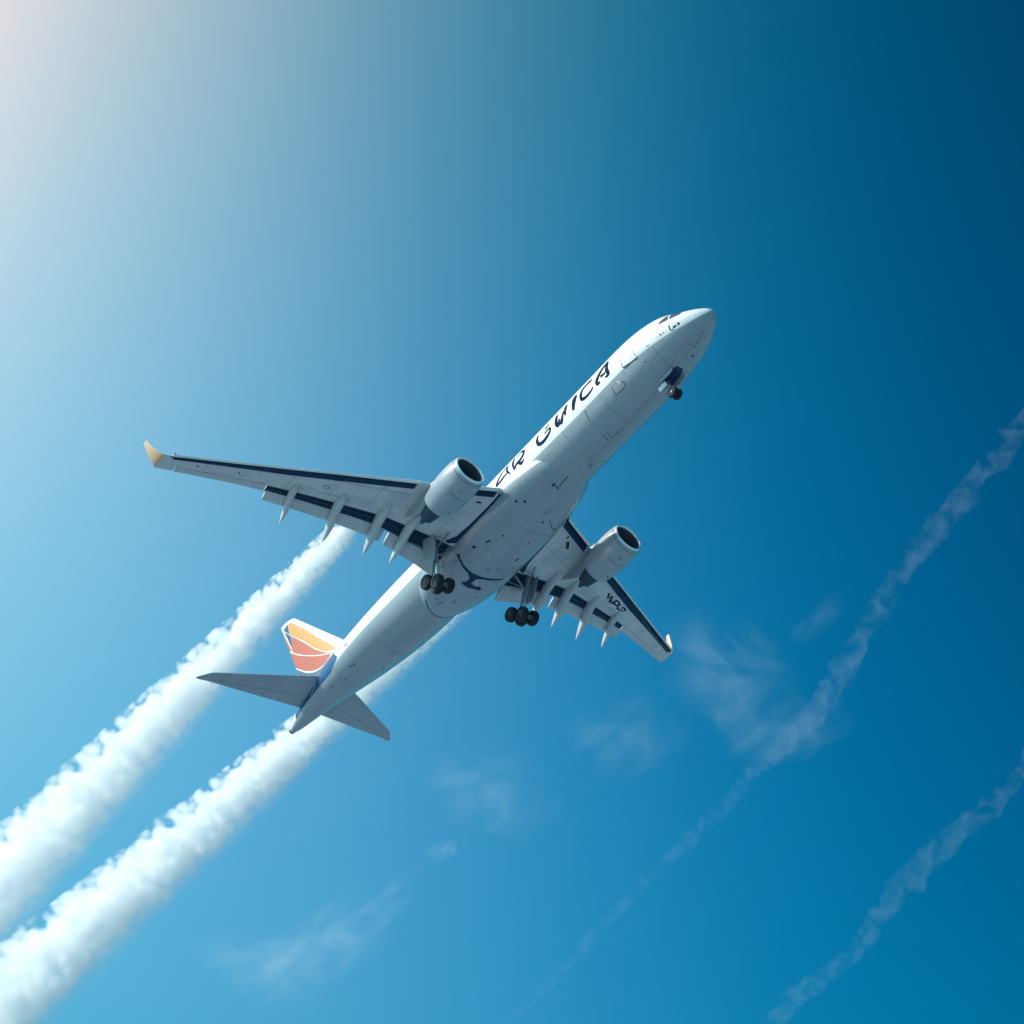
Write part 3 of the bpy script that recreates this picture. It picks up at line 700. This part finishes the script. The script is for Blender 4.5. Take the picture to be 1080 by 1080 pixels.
for s in (-1, 1):
    g = bpy.data.objects.new('main_landing_gear', None); C.objects.link(g); g.parent = jet
    top = Vector((-31.35, 5.35*s, -1.5)); bc = Vector((-32.8, 4.75*s, -5.25))
    dn = (bc-top).normalized(); kn = top + dn*2.1
    mb = MB(); mb.tube([top, top+dn*.3, kn-dn*.1, kn], [.20, .24, .24, .19], 20); mb.build('strut', M['strut'], g)
    mb = MB(); mb.tube([kn-dn*.05, bc], .115, 16); mb.build('oleo', M['chrome'], g)
    mb = MB(); p1 = kn + Vector((-.28,0,.1)); p2 = kn + dn*.75 + Vector((-.62,0,0)); p3 = bc - dn*.15 + Vector((-.1,0,0))
    mb.tube([p1, p2], [.07,.05], 8); mb.tube([p2, p3], [.05,.07], 8); mb.build('torque_link', M['strut'], g)
    mb = MB(); mb.tube([top + dn*1.5, Vector((-31.3, 3.6*s, -2.0))], [.09,.10], 12); mb.tube([top + dn*.9, Vector((-29.9, 4.9*s, -1.7))], .075, 12); mb.tube([top + dn*1.2, Vector((-32.3, 3.7*s, -1.9))], .05, 10); mb.build('side_stay', M['strut'], g)
    mb = MB()
    for o_ in ((.18,.1),(-.2,.06),(.05,-.22)): mb.tube([top+Vector((o_[0],o_[1],-.2)), kn+Vector((o_[0]*.9,o_[1]*1.2,.3)), kn+dn*.5+Vector((o_[0]*1.6,o_[1]*1.4,0)), bc+Vector((o_[0]*.8,o_[1],.15))], .022, 6)
    mb.build('hydraulic_line', M['rubber'], g)
    pit = R(-38); bd = Vector((math.cos(pit), 0, math.sin(pit))); AXL = Vector((0, 1, 0))
    mb = MB(); mb.tube([bc-bd*1.0, bc-bd*.5, bc, bc+bd*.5, bc+bd*1.0], [.11,.14,.19,.14,.11], 14)
    for d in (-.78, .78): mb.tube([bc+bd*d-AXL*.78, bc+bd*d+AXL*.78], .075, 12)
    for d in (-.78, .78):
        for q in (-.28, .42): mb.tube([bc+bd*d+AXL*(q-.13), bc+bd*d+AXL*(q+.13)], .24, 18)
    mb.build('bogie_beam', M['strut'], g)
    for d in (-.78, .78):
        for q in (-.60, .60): add_wheel(bc+bd*d+AXL*q, AXL, .70, .54, g)
    # leg door, carried outboard of the strut
    mb = MB(); dc = top + dn*1.15 + Vector((-.05, .62*s, .05)); up = -dn; fw = Vector((1,0,0)) - up*up.x; fw.normalize(); out_ = up.cross(fw).normalized()*s
    outl = [(-.75,1.2),(-.8,.2),(-.62,-1.0),(-.35,-1.3),(.3,-1.3),(.6,-1.0),(.78,.2),(.72,1.2)]
    rings = [[dc + fw*a + up*b + out_*(o_ - .10*a*a) for a, b in outl] for o_ in (0, .05)]
    mb.loft(rings); mb.build('gear_door', M['grey'], g, bevel=.012)
    mb = MB(); mb.tube([dc+up*.6, top+dn*.6], .04, 8); mb.tube([dc-up*.5, top+dn*1.7], .04, 8); mb.build('door_link', M['strut'], g)
    # open gear bay behind the rear spar, dark inside
    mb = MB(); mb.tube([(-32.5,3.2*s,-1.55),(-32.6,5.2*s,-1.5),(-32.7,7.3*s,-1.35)], .07, 8); mb.tube([(-33.1,3.1*s,-1.9),(-33.1,6.2*s,-1.7)], .05, 8)
    mb.build('gear_beam', M['strut'], g)
    # landing light on the strut
    mb = MB(); mb.revolve([(0,.0),(.01,.10),(-.12,.12),(-.2,.05)], kn + Vector((.32, 0, .35)), (1,0,-.2), 20); mb.build('gear_light', M['rim'], g)
# (nose gear)
g = bpy.data.objects.new('nose_landing_gear', None); C.objects.link(g); g.parent = jet
top = Vector((-6.7, 0, -2.3)); bc = Vector((-6.35, 0, -4.28)); dn = (bc-top).normalized(); kn = top + dn*1.15
mb = MB(); mb.tube([top, kn-dn*.1, kn], [.15,.16,.13], 16); mb.build('strut', M['strut'], g)
mb = MB(); mb.tube([kn, bc], .085, 14); mb.build('oleo', M['chrome'], g)
mb = MB(); mb.tube([bc-Vector((0,.42,0)), bc+Vector((0,.42,0))], .07, 12); mb.build('axle', M['strut'], g)
mb = MB(); mb.tube([top+dn*.85, Vector((-8.2,0,-2.5))], [.07,.08], 10); mb.tube([kn+Vector((.18,0,0)), kn+dn*.4+Vector((.42,0,0)), bc+Vector((.05,0,.1))], .045, 8); mb.build('drag_brace', M['strut'], g)
for q in (-.28, .28): add_wheel(bc+Vector((0,q,0)), (0,1,0), .50, .34, g)
for q in (-1, 1):
    mb = MB(); hx = Vector((-6.0, .66*q, -2.50)); rings = []
    for k, (o_) in enumerate((0, .035)):
        rings.append([hx + Vector((a, q*(.16*(-b))+q*o_, b)) for a, b in ((-.72,.03),(-.76,-.42),(-.5,-.52),(.45,-.50),(.72,-.36),(.75,.05))])
    mb.loft(rings); mb.build('gear_door', M['grey'], g, bevel=.01)
mb = MB(); mb.box((-7.05, -.30, -2.98), .95, .05, .42, Matrix.Rotation(R(14), 3, 'X')); mb.build('brace_door', M['white'], g, bevel=.012)
mb = MB(); patch(mb, [(-5.0,-.3),(-5.0,.35),(-5.6,.62),(-6.8,.66),(-6.8,-.66),(-5.6,-.62)], under(BU, .013), .3); mb.build('gear_bay', M['cavity_shade'], g)
mb = MB()
for q in (-.16, .16): mb.revolve([(0,.0),(.01,.085),(-.1,.10),(-.16,.04)], kn + Vector((.22, q, .25)), (1,0,-.2), 18)
mb.build('gear_light', M['rim'], g)

# ------------------------------------------------------------------ contrails: lumpy trails of scattering ice cloud
def vol_mat(name, dens, kind, r0=1, k=0, aniso=0.0, sc=1.0, thr=.5, gain=2.0, step=1.0, col=(1,1,1), off=(0,0)):
    m = bpy.data.materials.new(name); m.use_nodes = True; n = m.node_tree.nodes; l = m.node_tree.links; n.clear()
    out = n.new('ShaderNodeOutputMaterial'); pv = n.new('ShaderNodeVolumePrincipled'); l.new(pv.outputs[0], out.inputs['Volume'])
    pv.inputs['Color'].default_value = (*col, 1); pv.inputs['Anisotropy'].default_value = aniso
    tc = n.new('ShaderNodeTexCoord')
    def mth(op, *a):
        x = n.new('ShaderNodeMath'); x.operation = op
        for i, v in enumerate(a):
            if isinstance(v, (int, float)): x.inputs[i].default_value = v
            else: l.new(v, x.inputs[i])
        return x.outputs[0]
    if kind == 'trail':
        sp = n.new('ShaderNodeSeparateXYZ'); l.new(tc.outputs['Object'], sp.inputs[0])
        rad = mth('ADD', mth('MULTIPLY', sp.outputs[0], k), r0)
        yy = mth('DIVIDE', sp.outputs[1], rad); zz = mth('DIVIDE', sp.outputs[2], rad)
        u = mth('DIVIDE', mth('LOGARITHM', rad, math.e), k)
        cb = n.new('ShaderNodeCombineXYZ'); l.new(u, cb.inputs[0]); l.new(yy, cb.inputs[1]); l.new(zz, cb.inputs[2])
        d = mth('SQRT', mth('ADD', mth('MULTIPLY', yy, yy), mth('MULTIPLY', zz, zz)))
        nz = n.new('ShaderNodeTexNoise'); nz.inputs['Scale'].default_value = sc; nz.inputs['Detail'].default_value = 5; nz.inputs['Roughness'].default_value = .6; nz.inputs['Distortion'].default_value = .3
        l.new(cb.outputs[0], nz.inputs['Vector'])
        vo = n.new('ShaderNodeTexVoronoi'); vo.feature = 'SMOOTH_F1'; vo.inputs['Scale'].default_value = sc*1.9; vo.inputs['Smoothness'].default_value = .3; l.new(cb.outputs[0], vo.inputs['Vector'])
        lump = mth('ADD', mth('MULTIPLY', mth('SUBTRACT', nz.outputs['Fac'], .5), 2.2), mth('MULTIPLY', mth('SUBTRACT', .5, vo.outputs['Distance']), 1.35))
        q = mth('ADD', mth('SUBTRACT', .80, d), mth('MULTIPLY', lump, mth('MINIMUM', 1, mth('MAXIMUM', mth('MULTIPLY', mth('SUBTRACT', 1.35, d), 2.2), 0))))
        q = mth('MULTIPLY', q, gain); cl = n.new('ShaderNodeClamp'); l.new(q, cl.inputs[0])
        # faint outer veil keeps the thin translucent skirt
        yo = mth('SUBTRACT', yy, off[0]); zo = mth('SUBTRACT', zz, off[1])
        d2 = mth('SQRT', mth('ADD', mth('MULTIPLY', yo, yo), mth('MULTIPLY', zo, zo)))
        veil = mth('MULTIPLY', mth('MAXIMUM', mth('ADD', mth('SUBTRACT', .98, d2), mth('SUBTRACT', nz.outputs['Fac'], .5)), 0), .26)
        de = mth('DIVIDE', mth('MULTIPLY', mth('ADD', cl.outputs[0], veil), dens), rad)
        l.new(de, pv.inputs['Density'])
    else:
        mp = n.new('ShaderNodeMapping'); mp.inputs['Scale'].default_value = sc if isinstance(sc, tuple) else (sc, sc, sc); l.new(tc.outputs['Object'], mp.inputs[0])
        nz = n.new('ShaderNodeTexNoise'); nz.inputs['Scale'].default_value = 1; nz.inputs['Detail'].default_value = 7; nz.inputs['Roughness'].default_value = .62; nz.inputs['Distortion'].default_value = .8
        l.new(mp.outputs[0], nz.inputs['Vector'])
        q = mth('MULTIPLY', mth('SUBTRACT', nz.outputs['Fac'], thr), gain); cl = n.new('ShaderNodeClamp'); l.new(q, cl.inputs[0])
        v = cl.outputs[0]
        if kind == 'blob':   # fades to nothing towards the rim of a unit ball scaled by r0 (a tuple of half axes)
            m2 = n.new('ShaderNodeMapping'); m2.inputs['Scale'].default_value = tuple(1/a for a in r0); l.new(tc.outputs['Object'], m2.inputs[0])
            ln = n.new('ShaderNodeVectorMath'); ln.operation = 'LENGTH'; l.new(m2.outputs[0], ln.inputs[0])
            fo = mth('MAXIMUM', mth('SUBTRACT', 1, ln.outputs['Value']), 0); v = mth('MULTIPLY', v, mth('POWER', fo, 1.3))
        l.new(mth('MULTIPLY', v, dens), pv.inputs['Density'])
    m.cycles.volume_step_rate = step
    return m
def frame(a, b):
    a, b = Vector(a), Vector(b); x = (b-a).normalized(); z = Vector((0, 0, 1)); y = z.cross(x).normalized(); z = x.cross(y)
    return Matrix((x, y, z)).transposed().to_4x4(), (b-a).length
def contrail(a, b, r0, r1, seed, label, dens=3.1):
    Mx, L = frame(a, b); k = (r1-r0)/L; rng = np.random.RandomState(seed); U = math.log(r1/r0)/k
    nb = int(U*9); cu = rng.rand(nb)*U; ang = rng.rand(nb)*2*np.pi; off = .25 + .42*rng.rand(nb); rho = .26 + .34*rng.rand(nb)**1.5
    nu, nphi = int(U*9), 72
    us = np.linspace(0, U, nu); ph = np.linspace(0, 2*np.pi, nphi, endpoint=False)
    loc = Mx.to_3x3().transposed() @ Vector((.70, .48, -.51)); loc = Vector((loc.y, loc.z)).normalized()   # the skirt drifts down and to port
    phi0 = math.atan2(loc.y, loc.x)
    r = np.tile(.98 + .50*np.maximum(0, np.cos(ph - phi0))[None, :], (nu, 1))
    for c_, a_, o_, q_ in zip(cu, ang, off, rho):
        du = us[:, None] - c_; ed = o_*np.cos(ph[None, :] - a_); disc = ed**2 - o_**2 + q_**2 - du**2
        rr = np.where(disc > 0, ed + np.sqrt(np.maximum(disc, 0)), 0); r = np.maximum(r, rr*1.04)
    mb = MB(); vs = []; 
    for i in range(nu):
        R_ = r0*math.exp(k*us[i]); x = (R_-r0)/k; e = min(1, us[i]/.8 + .05)**.5
        vs += [(x, r[i, j]*R_*math.cos(ph[j])*e, r[i, j]*R_*math.sin(ph[j])*e) for j in range(nphi)]
    fs = [[i*nphi+j, i*nphi+(j+1) % nphi, (i+1)*nphi+(j+1) % nphi, (i+1)*nphi+j] for i in range(nu-1) for j in range(nphi)]
    fs += [list(range(nphi)), [(nu-1)*nphi+j for j in range(nphi)]]
    mb.add(vs, fs)
    o = mb.build('contrail', vol_mat('contrail_ice_cloud', dens, 'trail', r0, k, sc=1.15, gain=2.2, step=CT_STEP, off=(loc.x*.34, loc.y*.34)), off=False, smooth=180)
    o.matrix_world = Matrix.Translation(a) @ Mx
    o['label'] = label; o['category'] = 'contrail'; o['group'] = 'vapour trails behind the jet'
    return o
CT_STEP = .06
def ext(a, b, f): a, b = Vector(a), Vector(b); return a + (b-a)*f
contrail((-16.6, 164.7, 153.5), ext((-16.6,164.7,153.5), (-70.4, 234.6, 149.0), 1.25), 1.35, 7.0, 3, 'thick white contrail starting behind the wing with the tan winglet, upper of the thick pair')
contrail((-3.2, 162.2, 143.3), ext((-3.2,162.2,143.3), (-70.6, 241.1, 136.1), 1.2), 1.15, 6.9, 8, 'thick white contrail passing behind the tail cone, lower of the thick pair')

def old_trail(pts, rads, dens, seed, label, sc=(.045, .045, .045), thr=.43, gain=2.6):
    P = smooth_line(pts, 12); n = len(P); c0 = Vector(P[n//2]); nphi = 20; vs = []; fs = []
    rd = smooth_line([(r,0) for r in rads], 12)
    rng = random.Random(seed)
    for i, p in enumerate(P):
        t = (Vector(P[min(i+1, n-1)]) - Vector(P[max(i-1, 0)])).normalized(); u = t.cross(Vector((.2, -.7, .68))).normalized(); w = t.cross(u)
        q = Vector(p) - c0 + u*(noise.noise(Vector((i*.17, seed, 0)))*rd[min(i, len(rd)-1)][0]*.8)
        for j in range(nphi):
            a = 2*math.pi*j/nphi; rr = rd[min(i, len(rd)-1)][0]*(1.05 + .75*noise.fractal(Vector((i*.22, math.cos(a)*.9+seed, math.sin(a)*.9)), .8, 2.0, 6))
            if i in (0, n-1): rr *= .05
            vs.append(q + (u*math.cos(a)+w*math.sin(a))*max(rr, .5))
    for i in range(n-1):
        for j in range(nphi): k = (j+1) % nphi; fs.append([i*nphi+j, i*nphi+k, (i+1)*nphi+k, (i+1)*nphi+j])
    fs += [list(range(nphi)), [(n-1)*nphi+j for j in range(nphi)]]
    mb = MB(); mb.add(vs, fs)
    o = mb.build('contrail', vol_mat('old_contrail_haze', dens, 'noise', sc=sc, thr=thr, gain=gain, aniso=.2, step=.04), off=False, smooth=180)
    o.location = c0; o['label'] = label; o['category'] = 'contrail'; o['group'] = 'faint old trails high in the sky'
    return o
old_trail([(615,1725,1817),(583,1761,1779),(540,1795,1742),(480,1843,1691),(426,1895,1636),(389,1939,1588),(354,1976,1549),(318,2005,1517),(275,2031,1490),(221,2071,1446),(162,2108,1407),(108,2146,1366),(49,2189,1320),(-11,2230,1277),(-54,2259,1245)],
          [14,13,13,13,12,13,14,12,9,8,7,7,6,6,6], .0068, 5, 'long faint old contrail from the right edge slanting down to the bottom edge')
old_trail([(626,1990,1533),(585,2024,1497),(550,2053,1466),(507,2079,1438),(453,2112,1403),(421,2141,1371),(383,2174,1336),(335,2200,1308),(291,2230,1277),(248,2255,1249)],
          [10,10,12,12,15,11,11,12,12,12], .006, 9, 'faint old contrail across the bottom right corner of the sky')

def wisp(c, half, ang, dens, seed, label, sc, thr=.45, gain=2.4):
    """thin cirrus patch: a flattened lumpy shell of low density"""
    mb = MB(); nu, nv = 40, 24; vs = []; fs = []
    for i in range(nv+1):
        for j in range(nu):
            th = math.pi*i/nv; ph = 2*math.pi*j/nu; d = Vector((math.sin(th)*math.cos(ph), math.sin(th)*math.sin(ph), math.cos(th)))
            k = 1 + .5*noise.fractal(d*1.6 + Vector((seed, 0, 0)), 1.0, 2.0, 4)
            vs.append((d.x*half[0]*k, d.y*half[1]*k, d.z*half[2]*k))
    for i in range(nv):
        for j in range(nu): k = (j+1) % nu; fs.append([i*nu+j, i*nu+k, (i+1)*nu+k, (i+1)*nu+j])
    mb.add(vs, fs); bmv = mb.build('cirrus_wisp', vol_mat('thin_cirrus_cloud', dens, 'blob', r0=tuple(1.25*h for h in half), sc=sc, thr=thr, gain=gain, aniso=.2, step=.06), off=False, smooth=180)
    bmv.location = c; bmv.rotation_euler = ang; bmv['label'] = label; bmv['category'] = 'cloud'; bmv['group'] = 'thin wisps of cloud'
    return bmv
def tilt(a): return (Matrix.Rotation(R(133), 3, 'X') @ Matrix.Rotation(R(a), 3, 'Z')).to_euler()
wisp((254, 1961, 1565), (95, 66, 36), tilt(-35), .017, 2, 'soft patch of thin cloud below the wing tip on the dark blue side', (.012, .02, .02))
wisp((135, 2001, 1521), (78, 52, 34), tilt(10), .011, 12, 'dim puff of thin cloud left of the soft patch under the wing tip', (.015, .02, .02))
wisp((318, 1998, 1525), (75, 38, 30), tilt(20), .016, 4, 'hazy cloud smudge where the right old contrail crosses', (.012, .02, .02))
wisp((351, 1909, 1620), (48, 18, 20), tilt(42), .010, 6, 'small slanted cloud streak above the crossing old contrail', (.016, .03, .03))
wisp((-22, 2046, 1474), (78, 56, 34), tilt(-10), .015, 7, 'pale cloud veil below and right of the tailplane', (.014, .02, .02))
wisp((-76, 2090, 1427), (26, 14, 14), tilt(20), .040, 9, 'tiny bright feathery cloud scrap between the two paler veils', (.03, .05, .05))
wisp((-210, 2160, 1352), (110, 46, 34), tilt(32), .026, 11, 'long ragged cloud wisp near the bottom edge', (.012, .025, .025))
wisp((-275, 2182, 1328), (90, 52, 34), tilt(-5), .016, 14, 'faintest cloud smear low at the bottom, left end of the ragged wisp', (.014, .025, .025))
wisp((-143, 2125, 1390), (66, 10, 12), tilt(41), .030, 21, 'thin slanting cloud streak joining the tiny scrap to the long ragged wisp', (.02, .06, .05))
